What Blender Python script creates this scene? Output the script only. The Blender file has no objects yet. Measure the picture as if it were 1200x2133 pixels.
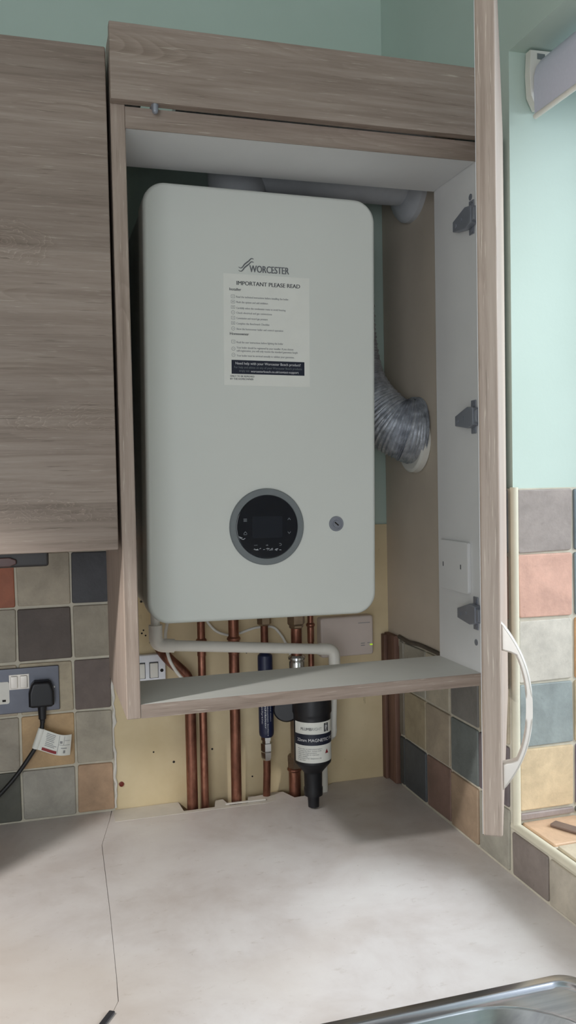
import bpy, bmesh, math, random
from mathutils import Vector, Matrix
random.seed(7)
SC = bpy.context.scene
COL = SC.collection
PI = math.pi

# ------------------------------------------------------------------ helpers
def lin(c):
    return tuple((x/255/12.92) if x/255 <= .04045 else ((x/255+.055)/1.055)**2.4 for x in c) + (1,)

class NT:
    def __init__(s, name):
        s.m = bpy.data.materials.new(name); s.m.use_nodes = True
        s.t = s.m.node_tree; s.b = s.t.nodes['Principled BSDF']; s.out = s.t.nodes['Material Output']
        s._o = None
    def n(s, typ, ins=None, **kw):
        nd = s.t.nodes.new(typ)
        for k, v in kw.items(): setattr(nd, k, v)
        for k, v in (ins or {}).items(): s.set(nd, k, v)
        return nd
    def set(s, nd, k, v):
        if isinstance(v, bpy.types.Node): v = v.outputs[0]
        if isinstance(v, bpy.types.NodeSocket): s.t.links.new(v, nd.inputs[k])
        else: nd.inputs[k].default_value = v
    def obj(s):
        if s._o is None: s._o = s.n('ShaderNodeTexCoord').outputs['Object']
        return s._o
    def mapped(s, scale, loc=(0, 0, 0)):
        return s.n('ShaderNodeMapping', {'Vector': s.obj(), 'Scale': scale, 'Location': loc}).outputs[0]
    def noise(s, vec, scale, detail=4, rough=.55, dist=0):
        return s.n('ShaderNodeTexNoise', {'Vector': vec, 'Scale': scale, 'Detail': detail, 'Roughness': rough, 'Distortion': dist}).outputs[0]
    def ramp(s, fac, stops):
        nd = s.n('ShaderNodeValToRGB', {'Fac': fac}); cr = nd.color_ramp
        while len(cr.elements) < len(stops): cr.elements.new(.5)
        for e, (p, c) in zip(cr.elements, stops): e.position = p; e.color = c
        return nd.outputs[0]
    def math(s, op, a, b=0.0, clamp=False):
        nd = s.n('ShaderNodeMath', operation=op, use_clamp=clamp); s.set(nd, 0, a); s.set(nd, 1, b); return nd.outputs[0]
    def mix(s, fac, a, b, mode='MIX'):
        nd = s.n('ShaderNodeMix', data_type='RGBA', blend_type=mode)
        s.set(nd, 'Factor', fac); s.set(nd, 6, a); s.set(nd, 7, b); return nd.outputs[2]
    def bump(s, h, strength=.2, dist=.002):
        s.set(s.b, 'Normal', s.n('ShaderNodeBump', {'Height': h, 'Strength': strength, 'Distance': dist}).outputs[0])
    def fin(s, color=None, rough=.5, metal=0, **kw):
        if color is not None: s.set(s.b, 'Base Color', color)
        s.set(s.b, 'Roughness', rough); s.set(s.b, 'Metallic', metal)
        for k, v in kw.items(): s.set(s.b, k, v)
        return s.m

def plain(name, rgb, rough=.5, metal=0, var=.06, scale=30, bump=0):
    m = NT(name); c = lin(rgb)
    nz = m.noise(m.obj(), scale)
    dark = tuple(x*(1-var) for x in c[:3])+(1,); lite = tuple(min(1, x*(1+var)) for x in c[:3])+(1,)
    if bump: m.bump(m.noise(m.obj(), scale*4), bump, .001)
    return m.fin(m.ramp(nz, [(.3, dark), (.7, lite)]), rough, metal)

def wood(name, axis, seed=0, tone=1.0, planks=True, figures=()):
    """limed grey oak, grain running along the given axis"""
    m = NT(name)
    sc = {'x': (1, 1, 1), 'y': (1, 1, 1), 'z': (1, 1, 1)}
    def st(a, b):
        return tuple(a if q == axis else b for q in 'xyz')
    sd = (seed*3.7, seed*1.9, seed*5.3)
    base = m.noise(m.mapped(st(1.5, 34), sd), 3.0, 8, .66, .25)
    col = m.ramp(base, [(.28, lin((122*tone, 108*tone, 98*tone))), (.5, lin((141*tone, 127*tone, 117*tone))), (.72, lin((154*tone, 141*tone, 131*tone)))])
    # flame figure: contours of a slow stretched noise
    slow = m.noise(m.mapped(st(1.6, 9.0), sd), 1.2, 2, .35, .1)
    saw = m.math('FRACT', m.math('MULTIPLY', slow, 26.0))
    fig = m.ramp(saw, [(0, (.80, .78, .75, 1)), (.55, (.98, .97, .95, 1)), (.9, (1.10, 1.09, 1.08, 1)), (1, (.84, .82, .8, 1))])
    where = m.ramp(m.noise(m.mapped(st(1.0, 6.0), (seed, seed*2, 4)), 2.2, 2), [(.56, (0, 0, 0, 1)), (.66, (1, 1, 1, 1))])
    col = m.mix(m.math('MULTIPLY', where, .75), col, m.mix(1.0, col, fig, 'MULTIPLY'))
    # fine pale pores and dark pores
    por = m.noise(m.mapped(st(9, 260), sd), 2.0, 3, .6)
    col = m.mix(m.ramp(por, [(.63, (0, 0, 0, 1)), (.72, (.5, .5, .5, 1))]), col, lin((196*tone, 187*tone, 174*tone)))
    por2 = m.noise(m.mapped(st(7, 210), (seed+9, 2, seed)), 2.0, 3, .6)
    col = m.mix(m.ramp(por2, [(.62, (0, 0, 0, 1)), (.72, (.55, .55, .55, 1))]), col, lin((92*tone, 80*tone, 70*tone)))
    if planks:
        sep = m.n('ShaderNodeSeparateXYZ', {'Vector': m.obj()})
        q = m.math('FLOOR', m.math('MULTIPLY', m.math('ADD', sep.outputs['Z' if axis != 'z' else 'X'], .031), 8.3))
        wn = m.n('ShaderNodeTexWhiteNoise', {'W': q}, noise_dimensions='1D').outputs[0]
        col = m.mix(1.0, col, m.ramp(wn, [(0, (.86, .85, .84, 1)), (1, (1.08, 1.08, 1.08, 1))]), 'MULTIPLY')
    if figures:
        sp_ = m.n('ShaderNodeSeparateXYZ', {'Vector': m.obj()})
        wob = m.math('MULTIPLY', m.math('SUBTRACT', m.noise(m.mapped((30, 30, 60)), 1.0, 3), .5), .8)
        for (x0, z0, sx, sz, lo_, hi_, fq) in figures:
            dx = m.math('DIVIDE', m.math('SUBTRACT', sp_.outputs['X'], x0), sx); dz = m.math('DIVIDE', m.math('SUBTRACT', sp_.outputs['Z'], z0), sz)
            rr = m.math('ADD', m.math('SQRT', m.math('ADD', m.math('MULTIPLY', dx, dx), m.math('MULTIPLY', dz, dz))), wob)
            ring = m.ramp(m.math('FRACT', m.math('MULTIPLY', rr, fq)), [(0, (.78, .76, .74, 1)), (.6, (.90, .89, .87, 1)), (.84, (.96, .95, .94, 1)), (.92, (1.45, 1.44, 1.42, 1)), (1, (1.08, 1.07, 1.06, 1))])
            inside = m.math('MULTIPLY', m.math('MULTIPLY', m.math('GREATER_THAN', sp_.outputs['Z'], lo_), m.math('LESS_THAN', sp_.outputs['Z'], hi_)), m.ramp(rr, [(0, (1, 1, 1, 1)), (.80, (1, 1, 1, 1)), (1.0, (0, 0, 0, 1))]))
            col = m.mix(m.math('MULTIPLY', inside, .6), col, m.mix(1.0, col, ring, 'MULTIPLY'))
    m.bump(por, .12, .0006)
    return m.fin(col, .48, 0, **{'Specular IOR Level': .35})

class MB:
    """collects shapes; build() links them as one mesh object"""
    def __init__(s): s.bm = bmesh.new(); s.mi = 0
    def _take(s, tb):
        me = bpy.data.meshes.new('tmp')
        for f in tb.faces: f.material_index = s.mi
        tb.to_mesh(me); tb.free()
        s.bm.from_mesh(me); bpy.data.meshes.remove(me); return s
    def box(s, lo, hi, bev=0, seg=2, M=None):
        tb = bmesh.new(); bmesh.ops.create_cube(tb, size=1)
        lo = Vector(lo); hi = Vector(hi); c = (lo+hi)/2; d = hi-lo
        for v in tb.verts: v.co = Vector((v.co.x*d.x, v.co.y*d.y, v.co.z*d.z))+c
        if bev: bmesh.ops.bevel(tb, geom=list(tb.edges), offset=bev, segments=seg, profile=.5, affect='EDGES', clamp_overlap=True)
        if M is not None: bmesh.ops.transform(tb, matrix=M, verts=tb.verts)
        return s._take(tb)
    def prism(s, pts, n, off, bev=0, seg=3, both=False):
        """pts: 3D outline (planar); extruded by vector off; bev rounds the far rim"""
        tb = bmesh.new()
        vs = [tb.verts.new(p) for p in pts]
        f = tb.faces.new(vs); off = Vector(off)
        r = bmesh.ops.extrude_face_region(tb, geom=[f])
        nv = [g for g in r['geom'] if isinstance(g, bmesh.types.BMVert)]
        for v in nv: v.co += off
        if bev:
            sn = set(nv)
            es = [e for e in tb.edges if (e.verts[0] in sn and e.verts[1] in sn) or (both and e.verts[0] not in sn and e.verts[1] not in sn)]
            bmesh.ops.bevel(tb, geom=es, offset=bev, segments=seg, profile=.5, affect='EDGES', clamp_overlap=True)
        bmesh.ops.recalc_face_normals(tb, faces=tb.faces)
        return s._take(tb)
    def tube(s, pts, r, seg=20, caps=True):
        pts = [Vector(p) for p in pts]; n = len(pts)
        rs = r if isinstance(r, (list, tuple)) else [r]*n
        tb = bmesh.new(); rings = []
        t0 = (pts[1]-pts[0]).normalized()
        up = Vector((0, 0, 1)) if abs(t0.z) < .9 else Vector((0, 1, 0))
        a = t0.cross(up).normalized()
        for i in range(n):
            if i == 0: t = pts[1]-pts[0]
            elif i == n-1: t = pts[-1]-pts[-2]
            else: t = (pts[i+1]-pts[i]).normalized()+(pts[i]-pts[i-1]).normalized()
            t.normalize(); a = (a-t*a.dot(t)).normalized(); b = t.cross(a)
            rings.append([tb.verts.new(pts[i]+rs[i]*(math.cos(2*PI*k/seg)*a+math.sin(2*PI*k/seg)*b)) for k in range(seg)])
        for i in range(n-1):
            for k in range(seg):
                tb.faces.new((rings[i][k], rings[i][(k+1) % seg], rings[i+1][(k+1) % seg], rings[i+1][k]))
        if caps:
            tb.faces.new(rings[0][::-1]); tb.faces.new(rings[-1])
        bmesh.ops.recalc_face_normals(tb, faces=tb.faces)
        return s._take(tb)
    def lathe(s, p0, axis, prof, seg=40):
        """prof: list of (distance along the axis, radius)"""
        axis = Vector(axis).normalized(); p0 = Vector(p0)
        return s.tube_rings([(p0+axis*h, max(r, 1e-5)) for h, r in prof], axis, seg)
    def tube_rings(s, cr, axis, seg):
        up = Vector((0, 0, 1)) if abs(axis.z) < .9 else Vector((0, 1, 0))
        a = axis.cross(up).normalized(); b = axis.cross(a); tb = bmesh.new(); rings = []
        for c, r in cr: rings.append([tb.verts.new(c+r*(math.cos(2*PI*k/seg)*a+math.sin(2*PI*k/seg)*b)) for k in range(seg)])
        for i in range(len(rings)-1):
            for k in range(seg): tb.faces.new((rings[i][k], rings[i][(k+1) % seg], rings[i+1][(k+1) % seg], rings[i+1][k]))
        if cr[0][1] > 1e-4: tb.faces.new(rings[0][::-1])
        if cr[-1][1] > 1e-4: tb.faces.new(rings[-1])
        bmesh.ops.recalc_face_normals(tb, faces=tb.faces)
        return s._take(tb)
    def build(s, name, mat, parent=None, smooth=35, kind=None, label=None, cat=None, group=None):
        me = bpy.data.meshes.new(name); s.bm.to_mesh(me); s.bm.free()
        for m in (mat if isinstance(mat, (list, tuple)) else [mat]): me.materials.append(m)
        if smooth:
            for p in me.polygons: p.use_smooth = True
            me.set_sharp_from_angle(angle=math.radians(smooth))
        o = bpy.data.objects.new(name, me); COL.objects.link(o)
        if smooth: o.modifiers.new('normals', 'WEIGHTED_NORMAL').keep_sharp = True
        if parent is not None: attach(o, parent)
        tag(o, label, cat, group, kind)
        return o

def world_of(o):
    M = o.matrix_parent_inverse @ o.matrix_basis if o.parent else o.matrix_basis.copy()
    return world_of(o.parent) @ M if o.parent else M
REST = {}
def attach(o, parent):
    """geometry is written in room coordinates; undo the parent's rest position"""
    o.parent = parent
    root = parent
    while root.parent: root = root.parent
    if parent is root and root.name in REST: o.matrix_parent_inverse = Matrix.Translation(-Vector(REST[root.name]))
def tag(o, label=None, cat=None, group=None, kind=None):
    if label: o['label'] = label
    if cat: o['category'] = cat
    if group: o['group'] = group
    if kind: o['kind'] = kind
    return o
def thing(name, loc, label, cat, group=None, rot=(0, 0, 0)):
    o = bpy.data.objects.new(name, None); o.empty_display_size = .05; COL.objects.link(o)
    o.location = loc; o.rotation_euler = rot; REST[o.name] = loc
    return tag(o, label, cat, group)

def bez(p, n=24):
    """smooth curve through points (Catmull-Rom)"""
    p = [Vector(q) for q in p]; out = []
    for i in range(len(p)-1):
        a = p[i-1] if i else p[i]*2-p[i+1]; d = p[i+2] if i+2 < len(p) else p[i+1]*2-p[i]
        b, c = p[i], p[i+1]
        for k in range(n):
            t = k/n
            out.append(.5*((2*b)+(c-a)*t+(2*a-5*b+4*c-d)*t*t+(3*b-a-3*c+d)*t*t*t))
    out.append(p[-1]); return out
def rounded(poly, r, n=6):
    """path with corners rounded by radius r"""
    poly = [Vector(q) for q in poly]; out = [poly[0]]
    for i in range(1, len(poly)-1):
        a, b, c = poly[i-1], poly[i], poly[i+1]
        u = (a-b).normalized(); w = (c-b).normalized()
        p0 = b+u*r; p1 = b+w*r
        for k in range(n+1):
            t = k/n; out.append(p0.lerp(b, t).lerp(b.lerp(p1, t), t))
    out.append(poly[-1]); return out
def rrect(x0, z0, x1, z1, r, n=10):
    pts = []
    for cx, cz, a0 in ((x1-r, z1-r, 0), (x0+r, z1-r, 90), (x0+r, z0+r, 180), (x1-r, z0+r, 270)):
        for k in range(n+1):
            a = math.radians(a0+90*k/n); pts.append((cx+r*math.cos(a), cz+r*math.sin(a)))
    return pts

def text_into(mb, s, size, place, bold=0.0, width=None, align='LEFT', condense=1.0):
    """letters as flat outlines; place(u, v) -> room point.  width scales the line to a length"""
    cu = bpy.data.curves.new('t', 'FONT'); cu.body = s; cu.size = 1; cu.resolution_u = 3
    ob = bpy.data.objects.new('t', cu); COL.objects.link(ob)
    dg = bpy.context.evaluated_depsgraph_get()
    me = bpy.data.meshes.new_from_object(ob.evaluated_get(dg))
    xs = [v.co.x for v in me.vertices] or [0]; x0, x1 = min(xs), max(xs)
    kx = size*condense if width is None else width/max(x1-x0, 1e-6)
    sh = {'LEFT': 0, 'CENTER': -.5, 'RIGHT': -1}[align]*(x1-x0)
    w = bold*size*1.9                      # heavier strokes: the same outline set side by side
    for lay, sft in enumerate((-w, 0, w) if bold else (0,)):
        vs = [mb.bm.verts.new(Vector(place((v.co.x-x0+sh)*kx+sft, v.co.y*size))-Vector((0, .00006*lay, 0))) for v in me.vertices]
        for p in me.polygons:
            try:
                f = mb.bm.faces.new([vs[i] for i in p.vertices]); f.material_index = mb.mi
            except ValueError: pass
    bpy.data.objects.remove(ob); bpy.data.curves.remove(cu); bpy.data.meshes.remove(me)

# ------------------------------------------------------------------ materials
M = {}
M['oak_x'] = wood('limed_oak_across', 'x', 1, 1.03, True, ((-.20, 1.5085, .20, .046, 1.5085, 1.56, 9), (-.035, 1.652, .15, .03, 1.640, 1.69, 8), (-.165, 1.905, .07, .035, 1.86, 1.96, 7)))
M['oak_x2'] = wood('limed_oak_pelmet', 'x', 5, 1.08, planks=False)
M['oak_z'] = wood('limed_oak_upright', 'z', 2, 1.14, planks=False)
M['white_board'] = plain('white_melamine', (222, 222, 222), .45, 0, .03, 8)
M['shelf_board'] = plain('grey_melamine', (205, 205, 200), .5, 0, .05, 9)
M['boiler_white'] = plain('boiler_enamel', (216, 219, 213), .38, 0, .015, 4)
M['casing'] = plain('boiler_casing', (188, 190, 188), .45, 0, .03, 6)
M['bezel'] = plain('grey_plastic', (118, 124, 126), .4, 0, .03)
M['black_gloss'] = plain('black_glass', (8, 14, 24), .12, 0, .05)
M['screen'] = plain('dark_screen', (20, 26, 36), .22, 0, .05)
M['icon'] = plain('grey_print', (120, 126, 130), .5)
M['film'] = plain('crumpled_film', (170, 175, 180), .25)
M['ink'] = plain('dark_print', (74, 76, 80), .6)
M['logo'] = plain('grey_logo', (104, 106, 110), .5)
M['ink_soft'] = plain('grey_small_print', (146, 147, 148), .6)
M['navy'] = plain('navy_print', (18, 26, 46), .5)
M['paper'] = plain('white_paper', (228, 229, 222), .6, 0, .02)
M['paper_print'] = plain('white_print', (225, 226, 228), .6)
M['chrome'] = plain('chrome', (200, 200, 200), .18, 1)
M['dark_metal'] = plain('dull_nickel', (150, 154, 164), .4, .55)
M['steel'] = plain('brushed_steel', (100, 102, 110), .38, .9, .05, 60)
M['silver_plastic'] = plain('satin_nickel', (222, 216, 208), .38, .35)
M['white_pvc'] = plain('white_pvc', (222, 220, 212), .35, 0, .03)
M['grey_pvc'] = plain('grey_flue', (190, 192, 196), .45)
M['cream_plastic'] = plain('cream_plastic', (205, 192, 184), .5, 0, .02)
M['black_plastic'] = plain('black_plastic', (16, 18, 24), .42)
M['navy_plastic'] = plain('navy_sleeve', (26, 34, 66), .4)
M['rubber'] = plain('black_cord', (14, 14, 16), .5)
M['red'] = plain('red_print', (140, 40, 44), .6)
M['screw_red'] = plain('red_wall_plug', (120, 48, 36), .6)
M['green_led'] = NT('green_light').fin(lin((150, 190, 40)), .4, 0, **{'Emission Color': lin((190, 230, 60)), 'Emission Strength': .5})
M['hole'] = plain('dark_hole', (30, 26, 22), .8)
M['dark_wood'] = plain('dark_trim', (44, 40, 40), .4)
M['rust_trim'] = plain('red_brown_trim', (84, 56, 52), .3)
M['bead'] = plain('cream_bead', (206, 200, 180), .4, 0, .03)
M['grout'] = plain('grout', (196, 190, 174), .85, 0, .08, 60, .3)
M['filler'] = plain('white_filler', (216, 212, 204), .8, 0, .06, 50, .4)
M['blind'] = plain('grey_blind_cloth', (206, 208, 222), .8, 0, .02, 200)
M['upvc'] = plain('white_upvc', (236, 238, 238), .35)
M['floor'] = plain('vinyl_floor', (150, 140, 128), .5)
M['plaster'] = plain('warm_white_paint', (212, 206, 200), .85)
M['ceil'] = plain('white_ceiling', (232, 232, 228), .9)

def green_paint():
    m = NT('mint_paint')
    nz = m.noise(m.obj(), 3.0, 4)
    m.bump(m.noise(m.obj(), 140, 3), .12, .001)
    return m.fin(m.ramp(nz, [(.3, lin((184, 202, 192))), (.7, lin((192, 209, 200)))]), .75)
M['mint'] = green_paint()
def yellow_paint():
    m = NT('cream_yellow_board')
    big = m.noise(m.obj(), 5.0, 5, .6)
    col = m.ramp(big, [(.3, lin((200, 181, 142))), (.6, lin((217, 200, 164)))])
    st = m.noise(m.mapped((22, 22, 9)), 1.6, 6, .7)
    col = m.mix(m.ramp(st, [(.66, (0, 0, 0, 1)), (.76, (.6, .6, .6, 1))]), col, lin((130, 110, 80)))
    m.bump(m.noise(m.obj(), 60, 4), .15, .001)
    return m.fin(col, .7)
M['yellow'] = yellow_paint()
M['cream_wall'] = plain('cream_plaster', (200, 188, 172), .8, 0, .05, 7, .15)

def worktop_mat():
    m = NT('stone_effect_laminate')
    a = m.noise(m.obj(), 5.5, 6, .62, .3)
    col = m.ramp(a, [(.3, lin((190, 181, 176))), (.52, lin((207, 201, 198))), (.72, lin((216, 212, 209)))])
    b = m.noise(m.mapped((30, 55, 30)), 1.0, 5, .7)
    col = m.mix(m.ramp(b, [(.6, (0, 0, 0, 1)), (.74, (.5, .5, .5, 1))]), col, lin((166, 154, 144)))
    c = m.noise(m.mapped((240, 120, 200)), 1.0, 2, .6)
    col = m.mix(m.ramp(c, [(.70, (0, 0, 0, 1)), (.76, (.35, .35, .35, 1))]), col, lin((128, 118, 108)))
    st = m.noise(m.obj(), 2.1, 3, .5)
    col = m.mix(m.ramp(st, [(.52, (0, 0, 0, 1)), (.68, (.45, .45, .45, 1))]), col, lin((192, 178, 164)))
    m.bump(c, .05, .0005)
    return m.fin(col, .42, 0, **{'Specular IOR Level': .4})
M['worktop'] = worktop_mat()
M['worktop_edge'] = plain('patched_worktop_strip', (204, 198, 188), .6, 0, .05, 40)

def copper_mat():
    m = NT('copper')
    a = m.noise(m.mapped((40, 40, 14)), 1.0, 5, .65)
    col = m.ramp(a, [(.3, lin((94, 62, 50))), (.55, lin((142, 96, 79))), (.75, lin((184, 134, 112)))])
    return m.fin(col, m.ramp(a, [(.3, (.5, .5, .5, 1)), (.7, (.3, .3, .3, 1))]), .85)
M['copper'] = copper_mat()
M['solder'] = plain('brass_fitting', (150, 132, 112), .4, .85, .12, 60)
def foil_mat():
    m = NT('aluminium_foil_duct')
    a = m.noise(m.obj(), 55, 5, .7)
    m.bump(a, .7, .004)
    return m.fin(m.ramp(a, [(.3, lin((150, 154, 162))), (.7, lin((222, 226, 232)))]), .34, .55)
M['foil'] = foil_mat()
def steel_sink():
    m = NT('stainless_steel')
    a = m.noise(m.mapped((6, 120, 40)), 1.0, 4, .6)
    m.bump(a, .03, .001)
    return m.fin(m.ramp(a, [(.3, lin((176, 178, 184))), (.7, lin((204, 206, 210)))]), .22, 1)
M['stainless'] = steel_sink()
def batten_mat():
    m = NT('reddish_batten')
    a = m.noise(m.mapped((60, 60, 5)), 1.0, 5, .6)
    return m.fin(m.ramp(a, [(.3, lin((92, 66, 54))), (.7, lin((130, 98, 84)))]), .7)
M['batten'] = batten_mat()
def glass_mat():
    m = NT('window_glass')
    t = m.n('ShaderNodeBsdfTransparent'); g = m.n('ShaderNodeBsdfGlossy', {'Roughness': .02})
    mx = m.n('ShaderNodeMixShader', {0: .06}); m.t.links.new(t.outputs[0], mx.inputs[1]); m.t.links.new(g.outputs[0], mx.inputs[2])
    m.t.links.new(mx.outputs[0], m.out.inputs[0]); return m.m
M['glass'] = glass_mat()

TILE = {}
def tile(rgb):
    k = tuple(rgb)
    if k not in TILE:
        m = NT('slate_tile_%d_%d_%d' % k); c = lin(rgb)
        sd = (k[0]*.13, k[1]*.17, k[2]*.11)
        a = m.noise(m.mapped((1, 1, 1), sd), 16, 7, .68, .3)
        d = tuple(x*.74 for x in c[:3])+(1,); l = tuple(min(1, x*1.25) for x in c[:3])+(1,)
        col = m.ramp(a, [(.28, d), (.52, c), (.75, l)])
        sp = m.noise(m.obj(), 90, 4, .7)
        col = m.mix(m.ramp(sp, [(.62, (0, 0, 0, 1)), (.72, (.35, .35, .35, 1))]), col, tuple(x*.6 for x in c[:3])+(1,))
        m.bump(m.noise(m.obj(), 34, 6, .7), .35, .003)
        TILE[k] = m.fin(col, .55)
    return TILE[k]

def tiled(name, cells, frame, grout_quads, kind='structure'):
    """cells: (u0, v0, u1, v1, rgb); frame(u, v, h) -> room point with h out of the wall"""
    mb = MB(); mats = [M['grout']]
    for q in grout_quads:
        u0, v0, u1, v1, h = q
        P = [frame(u, v, 0) for u, v in ((u0, v0), (u1, v0), (u1, v1), (u0, v1))]
        n = Vector(frame(0, 0, h))-Vector(frame(0, 0, 0)); mb.mi = 0; mb.prism(P, None, n)
    for (u0, v0, u1, v1, rgb) in cells:
        t = tile(rgb)
        if t not in mats: mats.append(t)
        mb.mi = mats.index(t)
        g = .0023; j = lambda: random.uniform(-.0011, .0011)
        r = min(.0038, (u1-u0)*.2, (v1-v0)*.2)
        pts = []
        for (x, y) in rrect(u0+g, v0+g, u1-g, v1-g, r, 4): pts.append((x, y))
        n = len(pts); jit = [(j(), j()) for _ in range(4)]
        P = [frame(x+jit[i*4//n][0], y+jit[i*4//n][1], .004) for i, (x, y) in enumerate(pts)]
        nn = Vector(frame(0, 0, 1))-Vector(frame(0, 0, 0))
        mb.prism(P, None, nn*(.006+random.uniform(-.0005, .0008)), bev=.0022, seg=2)
    return mb.build(name, mats, kind=kind, smooth=45)

# ------------------------------------------------------------------ room shell
XW = .612          # face of the window wall
CT = .9            # worktop height
def struct(name, parts, mat, smooth=0):
    mb = MB()
    for lo, hi in parts: mb.box(lo, hi)
    return mb.build(name, mat, kind='structure', smooth=smooth)
WY0, WY1 = -1.76, -.515          # window opening along the wall
WZ0, WZ1 = .985, 2.24
struct('floor', [((-2.6, -3.6, -.1), (1.0, .2, 0))], M['floor'])
struct('ceiling', [((-2.6, -3.6, 2.7), (1.0, .2, 2.8))], M['ceil'])
struct('wall_back', [((-2.6, 0, 0), (1.0, .2, 2.7))], M['mint'])
struct('wall_right', [((XW, -3.6, 0), (1.0, WY0, 2.7)), ((XW, WY1, 0), (1.0, 0, 2.7)),
                      ((XW, WY0, 0), (1.0, WY1, WZ0-.012)), ((XW, WY0, WZ1), (1.0, WY1, 2.7))], M['mint'])
struct('wall_front', [((-2.6, -3.8, 0), (-2.1, -3.6, 2.7)), ((-.4, -3.8, 0), (1.0, -3.6, 2.7)), ((-2.1, -3.8, 2.15), (-.4, -3.6, 2.7))], M['plaster'])
# unseen opening behind the camera, added for the fill light; the far wall of the kitchen, and an unseen short return added to cast the worktop's dark triangle
struct('wall_left', [((-2.8, -3.8, 0), (-2.6, .2, 2.7)),
                     ((-.56, -.472, 0), (-.4525, 0, 2.7))], M['plaster'])
# bare painted board behind the boiler and bare plaster on the window wall beside it
mb = MB(); mb.box((.003, -.004, .86), (.612, 0, 1.46)); mb.build('trim_1', M['yellow'], kind='structure', smooth=0)
mb = MB(); mb.box((.606, -.33, 1.20), (.612, -.004, 2.2)); mb.build('trim_2', M['cream_wall'], kind='structure', smooth=0)

# window frame, glass and its boards
mb = MB()
fx0, fx1 = .83, .90
for lo, hi in (((fx0, WY0, WZ0), (fx1, WY0+.06, WZ1)), ((fx0, WY1-.06, WZ0), (fx1, WY1, WZ1)),
               ((fx0, WY0+.06, WZ0), (fx1, WY1-.06, WZ0+.06)), ((fx0, WY0+.06, WZ1-.06), (fx1, WY1-.06, WZ1)),
               ((fx0, (WY0+WY1)/2-.035, WZ0+.06), (fx1, (WY0+WY1)/2+.035, WZ1-.06))): mb.box(lo, hi, .006)
win = mb.build('window_1', M['upvc'], kind='structure')
mb = MB(); mb.box((.862, WY0+.05, WZ0+.05), (.868, WY1-.05, WZ1-.05)); g = mb.build('pane', M['glass'], smooth=0); g.parent = win

# ------------------------------------------------------------------ tiles
T = .1055
def fr_back(u, v, h): return (u, -h, v)
cx = [-.4515, -.4505, -.281-T, -.281, -.176, -.0715, .003]
rz = [.902, 1.003, 1.110, 1.215, 1.323, 1.430, 1.50]
cols = {  # (column, row): colour;  column 5 is the cut one beside the bare board
 (5, 0): (176, 146, 118), (5, 1): (166, 158, 142), (5, 2): (104, 92, 86), (5, 3): (150, 142, 126), (5, 4): (66, 66, 70),
 (4, 0): (160, 156, 146), (4, 1): (186, 156, 116), (4, 2): (176, 164, 140), (4, 3): (84, 74, 68), (4, 4): (164, 154, 136),
 (3, 0): (84, 84, 76), (3, 1): (160, 152, 138), (3, 2): (172, 160, 140), (3, 3): (150, 143, 128), (3, 4): (150, 88, 62)}
pal = [(160, 152, 138), (186, 156, 116), (84, 74, 68), (110, 116, 114), (150, 88, 62), (176, 164, 140)]
cells = []
for i in range(1, 6):
    for j in range(6):
        cells.append((cx[i], rz[j], cx[i+1], rz[j+1], cols.get((i, j), pal[(i*5+j*3) % 6])))
tiled('trim_3', cells, fr_back, [(cx[0], .9, .003, 1.50, .0062)])
def fr_right(u, v, h): return (XW-h, u, v)
cy = [-.066, -.091, -.197, -.302, -.409, -.512]; rz2 = [.904, 1.010, 1.115, 1.216]
rc = {(0, 0): (64, 66, 66), (1, 0): (78, 82, 86), (2, 0): (128, 104, 94), (3, 0): (160, 138, 116), (4, 0): (160, 156, 144),
      (0, 1): (120, 112, 100), (1, 1): (160, 148, 124), (2, 1): (164, 152, 134), (3, 1): (108, 114, 112), (4, 1): (112, 102, 104),
      (0, 2): (150, 146, 134), (1, 2): (160, 156, 144), (2, 2): (176, 168, 150), (3, 2): (120, 118, 114), (4, 2): (180, 168, 146)}
cells = []
for i in range(5):
    for j in range(3): cells.append((cy[i+1], rz2[j], cy[i], rz2[j+1], rc[(i, j)]))
for j, c in enumerate(((150, 138, 120), (150, 122, 108), (120, 122, 124))):
    cells.append((cy[5], 1.216+j*.1085, cy[4], 1.216+(j+1)*.1085, c))
    cells.append((cy[4], 1.216+j*.1085, -.335, 1.216+(j+1)*.1085, pal[(j*2+3) % 6]))
for k, c in enumerate(((128, 118, 112), (172, 164, 150), (150, 140, 124), (96, 100, 104), (176, 150, 118), (150, 96, 76), (160, 154, 142))):
    cells.append((-.624-.107*k-.0, .904, -.624-.107*(k-1), .978, c))
# first of these runs from the corner of the recess
tiled('trim_4', cells, fr_right, [(-.518, .9, -.0665, 1.216, .0062), (-.518, 1.216, -.335, 1.541, .0062), (-1.37, .9, -.518, .978, .0062)])
def fr_rev(u, v, h): return (u, WY1-h+.004, v)
rx = [.616, .7215, .828]; rz3 = [1.006, 1.112, 1.219, 1.326, 1.434, 1.541]
rv = [[(206, 184, 150), (140, 148, 146), (196, 190, 178), (204, 162, 144), (150, 140, 134)],
      [(128, 118, 140), (196, 180, 150), (200, 160, 120), (120, 132, 134), (110, 122, 128)]]
cells = []
for i in range(2):
    for j in range(5): cells.append((rx[i], rz3[j], rx[i+1], rz3[j+1], rv[i][j]))
    cells.append((rx[i], .990, rx[i+1], 1.006, ((150, 138, 134), (130, 130, 130))[i]))
tiled('trim_5', cells, fr_rev, [(.612, .985, .83, 1.541, .0062)])
def fr_sill(u, v, h): return (u, v, .978+h)
cells = [(.620, -.612, .724, WY1, (204, 172, 142)), (.724, -.612, .83, WY1, (206, 182, 150))]
scol = [(190, 178, 156), (150, 150, 146), (206, 170, 130), (170, 120, 98), (180, 172, 158), (140, 144, 140), (200, 180, 150), (160, 152, 138), (150, 110, 90), (190, 178, 156), (150, 150, 146)]
for k in range(11):
    for i in range(2): cells.append(((.620, .724)[i], max(WY0, -.612-.107*(k+1)), (.724, .83)[i], -.612-.107*k, scol[(k+3*i) % 11]))
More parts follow.
